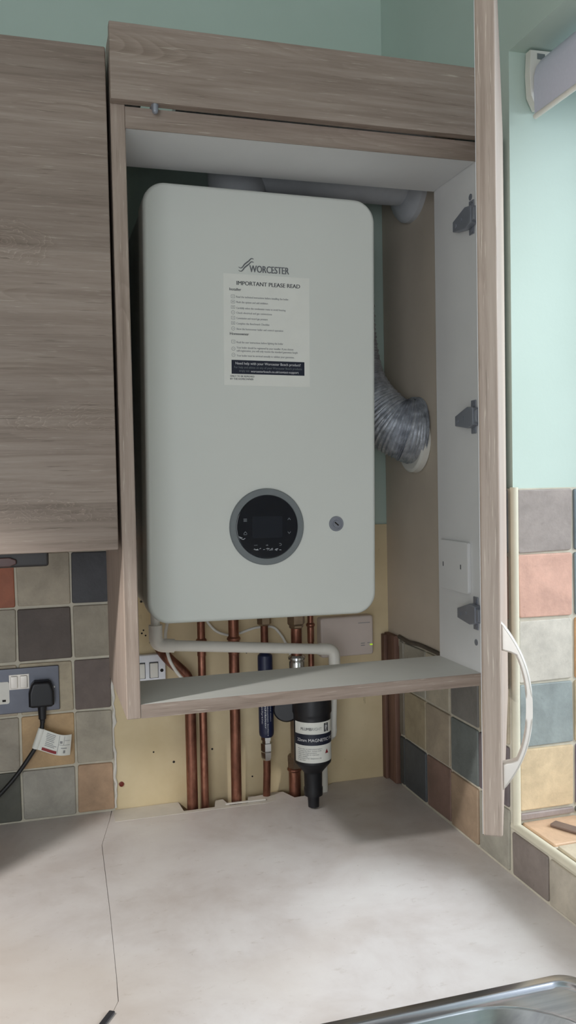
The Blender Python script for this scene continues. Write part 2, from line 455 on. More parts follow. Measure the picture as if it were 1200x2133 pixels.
tiled('trim_6', cells, fr_sill, [(.612, WY0, .83, WY1, .0062)])
# cream corner beads of the recess and sill
mb = MB()
mb.tube([(.611, -.520, .985), (.611, -.520, 1.543)], .0068, 12)
mb.tube([(.611, -.512, .983), (.611, WY0, .983)], .0075, 12)
mb.build('trim_7', M['bead'], kind='structure')
# mortar edge left on top of the tiles inside the cupboard, and broken tile edge
mb = MB()
mb.tube(bez([(.604, -.068, 1.222), (.603, -.12, 1.219), (.605, -.18, 1.222), (.604, -.33, 1.219)], 6), .0045, 8)
mb.build('trim_8', plain('grimy_mortar', (88, 80, 70), .9, 0, .2, 60, .5), kind='structure')
mb = MB()
pz = [.905+.0125*i for i in range(26)]
mb.tube([(.0035+random.uniform(-.002, .003), -.005, z) for z in pz], [random.uniform(.002, .0052) for z in pz], 8)
mb.build('trim_9', M['filler'], kind='structure')

# ------------------------------------------------------------------ worktops
seam = [(-.004, -.001), (-.012, -.05), (-.036, -.167), (-.043, -.423), (-.05, -.608), (-.0525, -.658), (-.062, -.681), (-.075, -.699)]
top_t = .038
def slab(mb, pts, z0, z1, bev=0): mb.prism([(x, y, z0) for x, y in pts], None, (0, 0, z1-z0), bev=bev, seg=2)
mb = MB()
slab(mb, [(-.4515, -.001), (-.4515, -.699)]+[(x-.0003, y) for x, y in seam[::-1]], CT-top_t, CT, .0008)
mb.build('worktop', M['worktop'], smooth=30, cat='worktop', label='stone-effect worktop length shaded under the closed wall cupboard, ending at the mitred seam')
# longer run with pipe notches at the wall and a cut-out for the sink
SX0, SX1, SY0, SY1 = -.04, .535, -1.33, -.786
mb = MB()
R = [(x+.0003, y) for x, y in seam[1:]]
notch = [(.6055, -.005), (.470, -.005), (.452, -.020), (.440, -.054), (.366, -.060), (.352, -.020), (.328, -.016), (.322, -.022), (.288, -.026), (.275, -.022), (.266, -.058), (.228, -.058), (.222, -.020), (.206, -.020), (.197, -.057), (.134, -.057), (.131, -.005), (-.0034, -.005)]
slab(mb, R+[(-.0745, -.745), (.606, -.745)]+notch, CT-top_t, CT)
slab(mb, [(-.0745, -.745), (-.0745, -1.36), (SX0+.02, -1.36), (SX0+.02, -.745)], CT-top_t, CT)
slab(mb, [(SX1-.02, -.745), (SX1-.02, -1.36), (.606, -1.36), (.606, -.745)], CT-top_t, CT)
slab(mb, [(SX0+.02, -.745), (SX0+.02, SY1-.02), (SX1-.02, SY1-.02), (SX1-.02, -.745)], CT-top_t, CT)
slab(mb, [(SX0+.02, -1.31), (SX0+.02, -1.36), (SX1-.02, -1.36), (SX1-.02, -1.31)], CT-top_t, CT)
wt = mb.build('worktop', M['worktop'], smooth=30, cat='worktop', label='bright stone-effect worktop run holding the steel sink beneath the boiler cupboard')
mb = MB()
slab(mb, [(-.003, -.0665), (.305, -.0705), (.325, -.062), (.330, -.034), (.322, -.034), (.288, -.034), (.275, -.034), (.2665, -.0586), (.2275, -.0586), (.218, -.024), (.206, -.024), (.1975, -.0576), (.1335, -.0576), (.127, -.006), (-.003, -.006)], CT, CT+.0006)
mb.build('patched_strip', M['worktop_edge'], wt, smooth=0, label='paler strip where an upstand was removed')
# base units carrying the worktops
for nm, lo, hi, lab in (('a', (-.445, -.64, .12), (-.08, -.03, CT-top_t), 'grey oak base unit under the shaded worktop length'),
                        ('b', (-.055, -1.35, .12), (.60, -.70, CT-top_t), 'grey oak base unit beneath the steel sink')):
    t = thing('base_cabinet', ((lo[0]+hi[0])/2, (lo[1]+hi[1])/2, 0), lab, 'cabinet')
    mb = MB(); w = .018
    mb.box(lo, (lo[0]+w, hi[1], hi[2])); mb.box((hi[0]-w, lo[1], lo[2]), hi); mb.box((lo[0]+w, lo[1], lo[2]), (hi[0]-w, hi[1], lo[2]+w)); mb.box((lo[0]+w, hi[1]-.008, lo[2]+w), (hi[0]-w, hi[1], hi[2]))
    mb.build('carcass', M['white_board'], t, smooth=0)
    mb = MB(); mb.box((lo[0]+.03, lo[1]+.05, 0), (hi[0]-.03, lo[1]+.07, lo[2])); mb.build('plinth', M['oak_x2'], t, smooth=0)
    mb = MB(); mb.box((lo[0]+.03, hi[1]-.03, 0), (hi[0]-.03, hi[1]-.01, lo[2])); mb.build('plinth', M['oak_x2'], t, smooth=0)
    mb = MB()
    if nm == 'a': mb.box((lo[0]+.002, lo[1]-.019, lo[2]+.002), (hi[0]-.002, lo[1]-.001, hi[2]-.005), .0015)
    else: mb.box((lo[0]-.019, lo[1]+.002, lo[2]+.002), (lo[0]-.001, hi[1]-.002, hi[2]-.005), .0015)
    mb.build('door', M['oak_x'], t)

# ------------------------------------------------------------------ steel sink
t = thing('sink', (.25, -1.05, CT), 'stainless steel inset sink with rounded rim in the bright worktop', 'sink')
def ring(x0, y0, x1, y1, r, z, n=10): return [Vector((x, y, z)) for x, y in rrect(x0, y0, x1, y1, r, n)]
def loft(mb, rings, cap=False):
    tb = bmesh.new(); R_ = [[tb.verts.new(p) for p in r] for r in rings]; n = len(R_[0])
    for i in range(len(R_)-1):
        for k in range(n): tb.faces.new((R_[i][k], R_[i][(k+1) % n], R_[i+1][(k+1) % n], R_[i+1][k]))
    if cap: tb.faces.new(R_[-1])
    bmesh.ops.recalc_face_normals(tb, faces=tb.faces); mb._take(tb)
mb = MB()
def off(d, z, r): return ring(SX0+d, SY0+d, SX1-d, SY1-d, r, z)
bw = [(.10, -1.235), (.497, -.812)]
loft(mb, [off(.0, CT+.0002, .036), off(.0008, CT+.0028, .035), off(.014, CT+.0045, .03), off(.0165, CT+.0032, .029), off(.0185, CT+.0008, .028), off(.024, CT-.0005, .025),
          ring(bw[0][0], bw[0][1], bw[1][0], bw[1][1], .13, CT-.0005), ring(bw[0][0]+.004, bw[0][1]+.004, bw[1][0]-.004, bw[1][1]-.004, .127, CT-.003),
          ring(bw[0][0]+.012, bw[0][1]+.012, bw[1][0]-.012, bw[1][1]-.012, .12, CT-.02), ring(bw[0][0]+.02, bw[0][1]+.02, bw[1][0]-.02, bw[1][1]-.02, .115, CT-.03),
          ring(bw[0][0]+.028, bw[0][1]+.028, bw[1][0]-.028, bw[1][1]-.028, .11, CT-.034), ring(bw[0][0]+.04, bw[0][1]+.04, bw[1][0]-.04, bw[1][1]-.04, .1, CT-.05),
          ring(bw[0][0]+.05, bw[0][1]+.05, bw[1][0]-.05, bw[1][1]-.05, .09, CT-.15), ring(bw[0][0]+.08, bw[0][1]+.08, bw[1][0]-.08, bw[1][1]-.08, .07, CT-.165)], cap=True)
mb.build('bowl', M['stainless'], t, smooth=50)
mb = MB(); mb.lathe((.30, -1.02, CT-.164), (0, 0, 1), [(0, .04), (.002, .04), (.003, .034), (.001, .02), (.001, 0)]); mb.build('drain', M['chrome'], t)

# ------------------------------------------------------------------ boiler cupboard
FY = -.469; TH = .021; XL = -.0137; XR = .5773
cab = thing('boiler_cabinet', (.3, FY, 1.21), 'open-fronted grey oak cupboard built around the white boiler, its door swung out', 'cabinet')
mb = MB(); mb.box((XL, FY, 1.2098), (XL+TH, -.166, 2.214), .0012, 1); mb.build('side_panel', M['oak_z'], cab)
mb = MB()
mb.box((XR, FY, 1.2098), (XR+TH, -.313, 2.11), .0012, 1)
rp = mb.build('side_panel', [M['white_board']], cab, label='white inner side panel')
for z in (2.028, 1.28):
    mb = MB(); mb.lathe((XR-.0006, -.449 if z > 2 else -.452, z), (1, 0, 0), [(0, .0055), (.001, .0055)], 16)
    mb.build('peg_hole', M['dark_metal'], rp)
mb = MB(); mb.box((XL+TH, FY+.001, 2.080), (XR, -.313, 2.1105), .001, 1); mb.build('top_panel', M['white_board'], cab, label='white underside')
mb = MB()
for lo, hi in (((XL+TH, FY+.001, 2.2035), (.6095, -.26, 2.2195)), ((XL+TH, -.26, 2.2035), (.058, -.16, 2.2195)), ((.118, -.26, 2.2035), (.6095, -.16, 2.2195)), ((XL+TH, -.16, 2.2035), (.6095, -.001, 2.2195))): mb.box(lo, hi)
mb.build('cover_board', M['white_board'], cab, smooth=0)  # unseen lid, added to keep light out of the cupboard top
mb = MB(); mb.box((XL+TH, FY-.0005, 2.0797), (XR, FY+.0012, 2.1107)); mb.build('top_edging', M['oak_x2'], cab, smooth=0)
mb = MB(); mb.box((XL+TH, FY+.001, 1.2098), (XR, -.313, 1.2308), .001, 1); mb.build('bottom_shelf', M['shelf_board'], cab, label='grey topped shelf board')
mb = MB(); mb.box((XL+TH+.0004, FY-.0005, 1.21), (XR, FY+.0012, 1.2306)); mb.build('shelf_edging', M['oak_x2'], cab, smooth=0)
mb = MB(); mb.box((-.0145, FY-.019, 2.1125), (.6095, FY-.001, 2.2215), .0014, 2); mb.build('pelmet', M['oak_x2'], cab)
mb = MB(); mb.box((XR+TH, FY, 1.2098), (.6105, FY+.018, 2.11)); mb.build('filler_strip', M['oak_z'], cab, smooth=0)
mb = MB()
mb.lathe((.0495, FY-.0125, 2.117), (0, 0, -1), [(0, .0048), (.012, .0048), (.016, .0042), (.018, .002)], 18)
mb.box((.0440, FY-.0125, 2.110), (.055, FY+.004, 2.116), .001)
mb.build('catch', M['dark_metal'], cab, label='small grey door catch')
# door, swung open about the window-side edge
hx, hy = .6005, -.478
d = Vector((.2783-hx, -1.0074-hy, 0)); DL = d.length; d.normalize(); nrm = Vector((-d.y, d.x, 0))
if nrm.x < 0: nrm = -nrm
DM = Matrix(((d.x, nrm.x, 0, hx), (d.y, nrm.y, 0, hy), (0, 0, 1, 0), (0, 0, 0, 1)))   # local: u along the door, v through it, w up
DT = .0188; DZ0, DZ1 = 1.2085, 2.108
mb = MB(); mb.box((0, 0, DZ0), (DL, DT, DZ1), .0022, 3, DM); door = mb.build('door', wood('limed_oak_open_door', 'z', 4, 1.25, False), cab, smooth=40)
mb = MB(); mb.box((.0, -.0006, DZ0+.001), (DL-.003, .0006, DZ1-.001), 0, 1, DM); lining = mb.build('inner_face', M['white_board'], door, smooth=0)
# bow handle: side outline in the (out of door, up) plane, given its width along the door
hz0, hz1, hu, BOW = 1.2455, 1.4175, DL-.030, .0262
def arc(k, z0_, z1_, v): return [(v*(1-abs(2*i/k-1)**2.3), z0_+(z1_-z0_)*i/k) for i in range(k+1)]
outer = arc(36, hz0, hz1, BOW+.0035)
inner = [(v-.0065, z) for v, z in outer if v > .0185]
pts = [(-.0006, hz0)]+outer[1:-1]+[(-.0006, hz1), (-.0006, hz1-.0285), (.004, hz1-.0300), (.0085, hz1-.0310)]+inner[::-1]+[(.0085, hz0+.0310), (.004, hz0+.0300), (-.0006, hz0+.0285)]
mb = MB(); tb = bmesh.new()
f_ = tb.faces.new([tb.verts.new(DM @ Vector((hu-.006, DT+v, z))) for v, z in pts])
r_ = bmesh.ops.extrude_face_region(tb, geom=[f_])
for g_ in r_['geom']:
    if isinstance(g_, bmesh.types.BMVert): g_.co += d*.012
es = [e for e in tb.edges if len(e.link_faces) == 2 and any(len(q.verts) > 8 for q in e.link_faces)]
bmesh.ops.bevel(tb, geom=es, offset=.0022, segments=3, profile=.5, affect='EDGES', clamp_overlap=True)
bmesh.ops.recalc_face_normals(tb, faces=tb.faces); mb._take(tb)
mb.build('handle', M['silver_plastic'], door, smooth=50, label='pale satin bow handle')
# hinges
for z in (1.993, 1.662, 1.330):
    mb = MB()
    mb.box((XR-.0022, -.462, z-.028), (XR, -.446, z+.028), .001)
    mb.lathe((XR-.003, -.454, z+.020), (1, 0, 0), [(0, .004), (.003, .004)], 12); mb.lathe((XR-.003, -.454, z-.020), (1, 0, 0), [(0, .004), (.003, .004)], 12)
    P = [(XR-.0015, -.409, z-.013), (XR-.0015, -.452, z-.019), (XR-.0015, -.472, z-.014), (XR-.0015, -.472, z+.014), (XR-.0015, -.452, z+.017), (XR-.0015, -.409, z+.004)]
    mb.prism(P, None, (-.012, 0, 0), .002, 2)
    mb.lathe((XR-.0128, -.420, z-.005), (-1, 0, 0), [(0, .0038), (.0014, .0038), (.0018, .002)], 12)
    mb.lathe((XR-.0128, -.440, z-.001), (-1, 0, 0), [(0, .0030), (.0014, .0030)], 12)
    mb.box((XR-.012, -.481, z-.011), (XR+.012, -.470, z+.011), .003)
    mb.build('hinge', M['dark_metal'], rp)

pl_ = thing('blanking_plate', (XR-.003, -.384, 1.405), 'white blanking plate with two screw slots on the cupboard side panel', 'cover plate')
mb = MB(); mb.prism([(XR-.0003, y, z) for y, z in rrect(-.436, 1.36, -.333, 1.449, .005, 4)], None, (-.006, 0, 0), .002, 2); mb.build('plate', M['white_board'], pl_)
for y in (-.345, -.411):
    mb = MB(); mb.box((XR-.0068, y-.0012, 1.401), (XR-.0062, y+.0012, 1.409)); mb.build('screw_slot', M['ink'], pl_, smooth=0)

# ------------------------------------------------------------------ closed wall cupboard and light
wc = thing('wall_cabinet', (-.27, -.3, 1.465), 'closed grey oak wall cupboard above the tiled wall and power socket', 'cabinet')
mb = MB()
lo, hi = (-.4505, -.450, 1.467), (-.021, -.002, 2.190)
mb.box(lo, hi, .001, 1); mb.build('carcass', M['white_board'], wc)
mb = MB(); mb.box((-.4515, -.471, 1.4645), (-.0190, -.4525, 2.1925), .0022, 2); mb.build('door', M['oak_x'], wc)
ul = thing('under_cabinet_light', (-.25, -.36, 1.45), 'slim dark light fitting tucked under the closed wall cupboard', 'light fitting')
mb = MB(); mb.box((-.44, -.40, 1.4385), (-.118, -.31, 1.4665), .004); mb.build('housing', M['dark_wood'], ul)
mb = MB(); mb.prism([(-.44, -.402, 1.4405), (-.175, -.402, 1.4405), (-.165, -.402, 1.4445), (-.165, -.402, 1.4505), (-.175, -.402, 1.4545), (-.44, -.402, 1.4545)], None, (0, -.004, 0), .0015, 2); mb.build('front_rail', M['rust_trim'], ul)

# ------------------------------------------------------------------ boiler
BX0, BX1, BZ0, BZ1, BF = .0420, .4475, 1.3245, 2.0505, -.336
boi = thing('boiler', (.245, -.17, 1.687), 'white wall-hung boiler with a round black control dial and printed notice', 'boiler', rot=(0, math.radians(.75), 0))
def bl(u, v, y=BF): return (u, y, v)
mb = MB(); mb.prism([(x, -.004-.002, z) for x, z in rrect(BX0+.004, BZ0+.004, BX1-.004, BZ1-.004, .034)], None, (0, BF+.055+.006, 0), 0); mb.build('casing', M['casing'], boi)
mb = MB(); mb.prism([(x, BF+.057, z) for x, z in rrect(BX0, BZ0, BX1, BZ1, .038, 14)], None, (0, -.057, 0), .007, 5); cov = mb.build('front_cover', M['boiler_white'], boi, smooth=40)
# control dial
cp = MB(); cxp, czp = .2465, 1.483
cp.lathe((cxp, BF+.002, czp), (0, -1, 0), [(0, .066), (.0045, .0655), (.006, .064), (.006, .0548), (.0035, .0542), (.0035, 0)], 64)
cpo = cp.build('control_panel', M['bezel'], boi)
mb = MB(); mb.lathe((cxp, BF-.0018, czp), (0, -1, 0), [(0, .0540), (.0018, .0538), (.0024, .052), (.0028, .03), (.0029, 0)], 64); mb.build('dial_glass', M['black_gloss'], cpo)
yd = BF-.0050
mb = MB(); mb.prism([bl(x, z, yd+.0004) for x, z in rrect(cxp-.026, czp-.019, cxp+.026, czp+.018, .002, 3)], None, (0, -.0004, 0)); mb.build('display', M['screen'], cpo, smooth=0)
mb = MB()
def stroke(mb, pts, w, y):
    for a, b in zip(pts[:-1], pts[1:]):
        a = Vector((a[0], 0, a[1])); b = Vector((b[0], 0, b[1])); t_ = (b-a).normalized(); n_ = Vector((-t_.z, 0, t_.x))*w/2
        f = mb.bm.faces.new([mb.bm.verts.new(Vector((p.x, y, p.z))) for p in (a+n_, b+n_, b-n_, a-n_)]); f.material_index = mb.mi
ox, oz = cxp, czp
def symbol(name, *strokes):
    mb = MB()
    for p, w in strokes: stroke(mb, [(ox+x, oz+z) for x, z in p], w, yd)
    mb.build(name, M['icon'], cpo, smooth=0)
symbol('up_symbol', ([(.036, .011), (.0385, .0145), (.041, .011)], .0009))
symbol('down_symbol', ([(.036, -.009), (.0385, -.0125), (.041, -.009)], .0009))
symbol('menu_symbol', *[([(-.042, .010+q), (-.036, .010+q)], .0009) for q in (0, .002, .004)])
symbol('tap_symbol', ([(-.042, -.011), (-.039, -.0075), (-.036, -.011)], .0009), ([(-.042, -.0125), (-.036, -.0125)], .0008))
symbol('dots_symbol', *[([(-.021+q-.0006, -.031), (-.021+q+.0006, -.031)], .0012) for q in (-.0022, 0, .0022)])
symbol('back_symbol', ([(.021, -.0325), (.0235, -.0325), (.0245, -.031), (.0235, -.029), (.0205, -.029)], .0008))
mb = MB(); text_into(mb, 'ok', .004, lambda u, v: (ox-.001+u, yd, oz-.0325+v), .01, align='CENTER'); mb.build('ok_symbol', M['icon'], cpo, smooth=0)
mb = MB()
random.seed(3)
def crinkle(x0, z0, x1, z1, n, h):
    for i in range(n):
        a = random.random(); x = x0+(x1-x0)*a; z = z0+(z1-z0)*a+random.uniform(-h, h)
        w = random.uniform(.002, .006); q = random.uniform(-.0012, .0012)
        f = mb.bm.faces.new([mb.bm.verts.new(p) for p in ((x, yd-.0006, z), (x+w, yd-.0006, z+q), (x+w*.8, yd-.0007, z+q+.0011), (x+w*.2, yd-.0007, z+.0008))])
for q in ((ox-.040, oz-.0375, ox+.022, oz-.0400, 17, .0012), (ox-.052, oz-.016, ox-.042, oz-.022, 6, .001)):
    mb = MB(); crinkle(*q); mb.build('peeling_film', M['film'], cpo, smooth=0)
# lock
mb = MB(); lx, lz = .3725, 1.4855
mb.lathe((lx, BF+.001, lz), (0, -1, 0), [(0, .0135), (.0022, .0132), (.003, .0125), (.003, .0098), (.002, .0095), (.002, .0068), (.0034, .0062), (.0034, 0)], 40)
lk = mb.build('lock', M['dark_metal'], boi)
mb = MB(); stroke(mb, [(lx-.0035, lz+.003), (lx+.0035, lz-.003)], .0022, BF-.0029); mb.build('key_slot', M['hole'], lk, smooth=0)
# raised name and waves
yl = BF-.0004
mb = MB(); text_into(mb, 'WORCESTER', .0165, lambda u, v: (.2200+u, yl, 1.9130+v), .014, width=.0690)
def wave(dz):
    for i in range(20):
        def w(q): return (.2010+.026*q, 1.9150+dz+.0142*(q*q*(3-2*q))-.0028*math.sin(PI*min(q*2.6, 1))+.0018*math.sin(PI*max(0, (q-.7)/.3)))
        stroke(mb, [w(i/20), w((i+1.05)/20)], .0010+.0012*math.sin(PI*i/20), yl)
wave(.0054); wave(0)
mb.build('maker_logo', M['logo'], boi, smooth=0)
# printed notice
NX0, NX1, NZ0, NZ1 = .1745, .3255, 1.7225, 1.9085
yn = BF-.0006
mb = MB(); mb.prism([bl(x, z, BF) for x, z in ((NX0, NZ0), (NX1, NZ0), (NX1, NZ1), (NX0, NZ1))], None, (0, -.0005, 0)); note = mb.build('notice_sheet', M['paper'], boi, smooth=0, label='white printed notice sheet')
NW, NH = NX1-NX0, NZ1-NZ0
def npt(px, py): return (NX0+NW*px, NZ1-NH*py)       # fractions of the sheet
def line(mb, s, fx, fy, size, bold=0, width=None, align='LEFT', y=yn):
    X, Z = npt(fx, fy); text_into(mb, s, size, lambda u, v: (X+u, y, Z+v), bold, width*NW if width else None, align)
mb = MB()
line(mb, 'IMPORTANT PLEASE READ', .52, .098, .0096, .013, .735, 'CENTER'); mb.build('heading_print', M['ink'], note, smooth=0)
for s_, fy in (('Installer', .150), ('Homeowner', .548)):
    mb = MB(); line(mb, s_, .07, fy, .0064, .013); mb.build('subheading_print', M['ink'], note, smooth=0)
mb = MB(); line(mb, 'ONLY TO BE REMOVED', .07, .925, .0042, .012, .275); line(mb, 'BY THE HOMEOWNER', .07, .950, .0042, .012, .265); mb.build('footer_print', M['ink'], note, smooth=0)
mb = MB()
rows = [('Read the technical instructions before installing the boiler.', .205, .61), ('Flush the system and add inhibitor.', .252, .37), ('Carefully select the condensate route to avoid freezing', .305, .57),
        ('Check electrical and gas connections', .348, .41), ('Commission and record gas pressure', .396, .36), ('Complete the Benchmark Checklist', .444, .38), ('Show the homeowner boiler and control operation', .493, .54),
        ('Read the user instructions before lighting the boiler', .612, .54), ('Your boiler should be registered by your installer. If you choose', .660, .66), ('self-registration, you will only receive the standard guarantee length', .688, .71),
        ('Your boiler must be serviced annually to validate your guarantee.', .732, .67)]
for s, fy, w in rows: line(mb, s, .145, fy+.008, .0046, .012, w)
for i, fy in enumerate((.203, .250, .298, .346, .394, .441, .490, .608, .672, .727)):
    X, Z = npt(.108, fy); r = .0030
    pts = [(X+r*math.cos(a*PI/6), Z+r*math.sin(a*PI/6)) for a in range(13)] if i in (3, 6, 8, 9) else [(X-r, Z-r*.8), (X+r, Z-r*.8), (X+r, Z+r*.8), (X-r, Z+r*.8), (X-r, Z-r*.8)]
    stroke(mb, pts, .0006, yn)
    stroke(mb, [(X-r*.5, Z), (X+r*.5, Z)], .0012 if i in (1, 2, 5) else .0006, yn)
mb.build('small_print', M['ink_soft'], note, smooth=0)
mb = MB(); a = npt(.085, .772); b = npt(.935, .897)
mb.prism([bl(x, z, yn+.0002) for x, z in ((a[0], b[1]), (b[0], b[1]), (b[0], a[1]), (a[0], a[1]))], None, (0, -.0003, 0)); ban = mb.build('navy_banner', M['navy'], note, smooth=0)
mb = MB(); yb = yn-.0003
line(mb, 'Need help with your Worcester Bosch product?', .51, .812, .0062, 0, .76, 'CENTER', yb)
line(mb, 'worcesterbosch.co.uk/contact-support', .585, .880, .0054, 0, .56, 'CENTER', yb)
mb.build('banner_print', M['paper_print'], note, smooth=0)
mb = MB()
line(mb, 'For help and advice on any of your Worcester Bosch products', .51, .846, .0052, .0, .79, 'CENTER', yb)
line(mb, 'simply visit', .17, .877, .0052, .0, .12, 'LEFT', yb)
mb.build('banner_print', M['icon'], note, smooth=0)
# connection bosses under the boiler
mb = MB()
for x, y, r in ((.249, -.05, .017), (.312, -.045, .016), (.366, -.09, .019), (.180, -.05, .011)):
    mb = MB(); mb.lathe((x, y, BZ0+.006), (0, 0, -1), [(0, r), (.016, r), (.018, r*.8)], 6 if r > .012 else 16); mb.build('pipe_connector', M['solder'], boi)

# ------------------------------------------------------------------ flue and duct
fl = thing('flue_pipe', (.40, -.165, 2.152), 'pale flue pipe running over the boiler to a collar on the wall', 'flue')
mb = MB(); mb.tube([(.236, -.165, 2.152), (.606, -.165, 2.152)], .050, 40); mb.lathe((.245, -.165, 2.048), (0, 0, 1), [(0, .062), (.02, .062), (.03, .054), (.10, .054), (.15, .05)], 40); mb.build('pipe', M['grey_pvc'], fl)
mb = MB(); mb.lathe((.606, -.160, 2.150), (-1, 0, 0), [(0, .078), (.010, .078), (.018, .072), (.026, .055), (.028, .0505)], 48); mb.build('collar', M['grey_pvc'], fl)
du = thing('flexible_duct', (.52, -.13, 1.65), 'crinkled silver flexible duct beside the boiler bending into the wall', 'duct')
path = bez([(.497, -.085, 2.07), (.498, -.087, 1.95), (.501, -.09, 1.85), (.509, -.10, 1.78), (.524, -.125, 1.72), (.552, -.156, 1.672), (.582, -.170, 1.657), (.604, -.172, 1.655)], 40)
rad = []
for i, p in enumerate(path):
    f = i/len(path); base = .047 if f < .5 else .047+.018*min(1, (f-.5)/.4)
    rad.append(base+.0018*math.sin(i*1.55)+.0008*math.sin(i*.7+2))
mb = MB(); mb.tube(path, rad, 40); mb.build('duct_hose', M['foil'], du, smooth=60)
mb = MB(); mb.lathe((.6058, -.168, 1.632), (-1, 0, .05), [(0, .0610), (.012, .0605), (.016, .056), (.016, 0)], 48); mb.build('wall_spigot', M['white_pvc'], du)

# ------------------------------------------------------------------ pipes
def pipe(label, pts, r, joints=(), mat='copper', rnd=0, floor_ok=True):
    P = rounded(pts, rnd) if rnd else pts
    o = thing('copper_pipe', tuple(pts[0]), label, 'pipe', 'copper pipes under the boiler')
    mb = MB(); mb.tube(P, r, 24); mb.build('tube', M[mat], o)
    for (p, n, L) in joints:
        mb = MB(); mb.lathe(Vector(p), n, [(0, r+.0008), (.003, r+.0032), (.006, r+.0032), (.009, r+.001), (L, r+.001), (L+.0015, r)], 24); mb.build('solder_joint', M['copper'], o)
    return o
z0 = .868
pipe('thick copper pipe, first from the tiled wall, bending aside above the shelf', [(.1555, -.036, z0), (.1555, -.036, 1.165), (.110, -.036, 1.209), (.101, -.006, 1.224)], .0112, [((.1555, -.036, 1.12), (0, 0, 1), .03)], rnd=.022)
pipe('slim copper pipe close beside the thick one nearest the tiled wall', [(.1815, -.036, z0), (.1815, -.036, 1.333)], .0080, [((.1815, -.036, 1.243), (0, 0, -1), .035)])
pipe('thick copper pipe standing alone, with a bright solder joint above the shelf', [(.2475, -.036, z0), (.2475, -.044, 1.333)], .0108, [((.2475, -.0425, 1.2435), (0, 0, -1), .035)])
p4 = pipe('copper pipe carrying the blue printed sleeve', [(.3135, -.026, .872), (.3130, -.040, .955), (.3125, -.043, 1.0), (.3120, -.045, 1.333)], .0078)
pipe('tarnished copper pipe behind the black filter', [(.376, -.030, .872), (.376, -.030, .968)], .0125, [((.376, -.030, .945), (0, 0, 1), .02)])
pipe('short bright copper pipe beside the cream box', [(.411, -.05, 1.13), (.411, -.05, 1.333)], .0062, [((.411, -.05, 1.262), (0, 0, -1), .04)])
# sleeve on the fourth pipe
sv = thing('inline_conditioner', (.3125, -.045, 1.06), 'navy printed sleeve fitting clamped on a copper pipe under the shelf', 'pipe fitting')
mb = MB(); mb.lathe((.3123, -.045, 1.206), (0, 0, -1), [(0, .009), (.006, .0150), (.012, .0155), (.166, .0155), (.172, .0148), (.176, .012)], 40); mb.build('sleeve', M['navy_plastic'], sv)
mb = MB(); mb.lathe((.3123, -.0445, 1.031), (0, 0, -1), [(0, .0115), (.008, .0115), (.0085, .0095), (.014, .0095), (.0145, .0125), (.030, .0125), (.031, .010), (.033, .0122), (.044, .0118), (.050, .0088)], 6); mb.build('compression_nut', M['chrome'], sv)
mb = MB(); mb.lathe((.3121, -.045, 1.30), (0, 0, -1), [(0, .012), (.012, .012), (.014, .015), (.034, .015), (.038, .010)], 6); mb.build('top_nut', M['solder'], sv)
def on_cyl(cx_, cy_, R_, a0):
    return lambda u, v: (cx_+R_*math.sin(a0+u/R_), cy_-R_*math.cos(a0+u/R_), v)
def vert_text(mb, s, size, a, ztop, width):
    f = on_cyl(.3123, -.045, .0158, 0)
    text_into(mb, s, size, lambda u, v: f(a+v, ztop-u), 0, width)
mb = MB(); vert_text(mb, 'Electrolytic', .0046, -.0140, 1.135, .075); vert_text(mb, 'Scale Inhibitor', .0046, -.0070, 1.135, .085); vert_text(mb, 'for combination boilers', .0030, -.0015, 1.125, .09); vert_text(mb, 'fit on cold main', .0030, .0050, 1.125, .06)
mb.build('sleeve_print', M['paper_print'], sv, smooth=0)

# valve and return pipe above the filter
fx, fy_ = .3855, -.128
mf = thing('magnetic_filter', (fx, fy_, .93), 'black bottle-shaped magnetic filter with a white printed label under the shelf', 'filter')
mb = MB()
mb.lathe((fx, fy_, 1.150), (0, 0, -1), [(0, .034), (.004, .0395), (.052, .0395), (.056, .0375), (.062, .0372), (.150, .0372), (.154, .0365), (.172, .021), (.176, .0185), (.205, .0178), (.207, .0190), (.222, .0186), (.224, .012), (.246, .011), (.2475, .004)], 48)
fbody = mb.build('canister', M['black_plastic'], mf)
mb = MB(); mb.lathe((.352, -.062, 1.092), (-.35, -1, 0), [(-.03, .026), (.0, .0275), (.014, .0275), (.018, .024)], 36); mb.build('valve_cap', M['black_plastic'], mf)
mb = MB(); mb.tube([(.376, -.062, .985), (.376, -.062, 1.150)], .016, 24); mb.tube([(.376, -.062, 1.06), (fx, -.10, 1.06)], .014, 20)
mb.lathe((.372, -.050, .986), (0, 0, -1), [(0, .0165), (.012, .0165), (.014, .0145), (.026, .0145)], 6); mb.build('valve_body', M['solder'], mf)
RL = .0376
def cyl_strip(mb, z0_, z1_, a0, a1, R_, n=24):
    for i in range(n):
        q0 = a0+(a1-a0)*i/n; q1 = a0+(a1-a0)*(i+1)/n
        f = mb.bm.faces.new([mb.bm.verts.new((fx+R_*math.sin(q), fy_-R_*math.cos(q), z)) for q, z in ((q0, z0_), (q1, z0_), (q1, z1_), (q0, z1_))]); f.material_index = mb.mi
mb = MB(); cyl_strip(mb, 1.0035, 1.0840, -1.42, 1.30, RL)
lab = mb.build('label_sheet', M['paper'], mf, smooth=60, label='white wrap label')
mb = MB(); cyl_strip(mb, 1.0385, 1.0605, -1.42, 1.30, RL+.0003); mb.build('label_band', M['navy'], lab, smooth=60)
mb = MB(); f = on_cyl(fx, fy_, RL+.0004, 0)
text_into(mb, 'PLUMB', .0080, lambda u, v: f(-.0360+u, 1.0685+v), .008, .0225)
mb.build('label_print', M['ink'], lab, smooth=0)
mb = MB(); text_into(mb, 'RIGHT', .0080, lambda u, v: f(-.0128+u, 1.0685+v), .0, .0205); mb.build('label_print', M['ink_soft'], lab, smooth=0)
mb = MB()
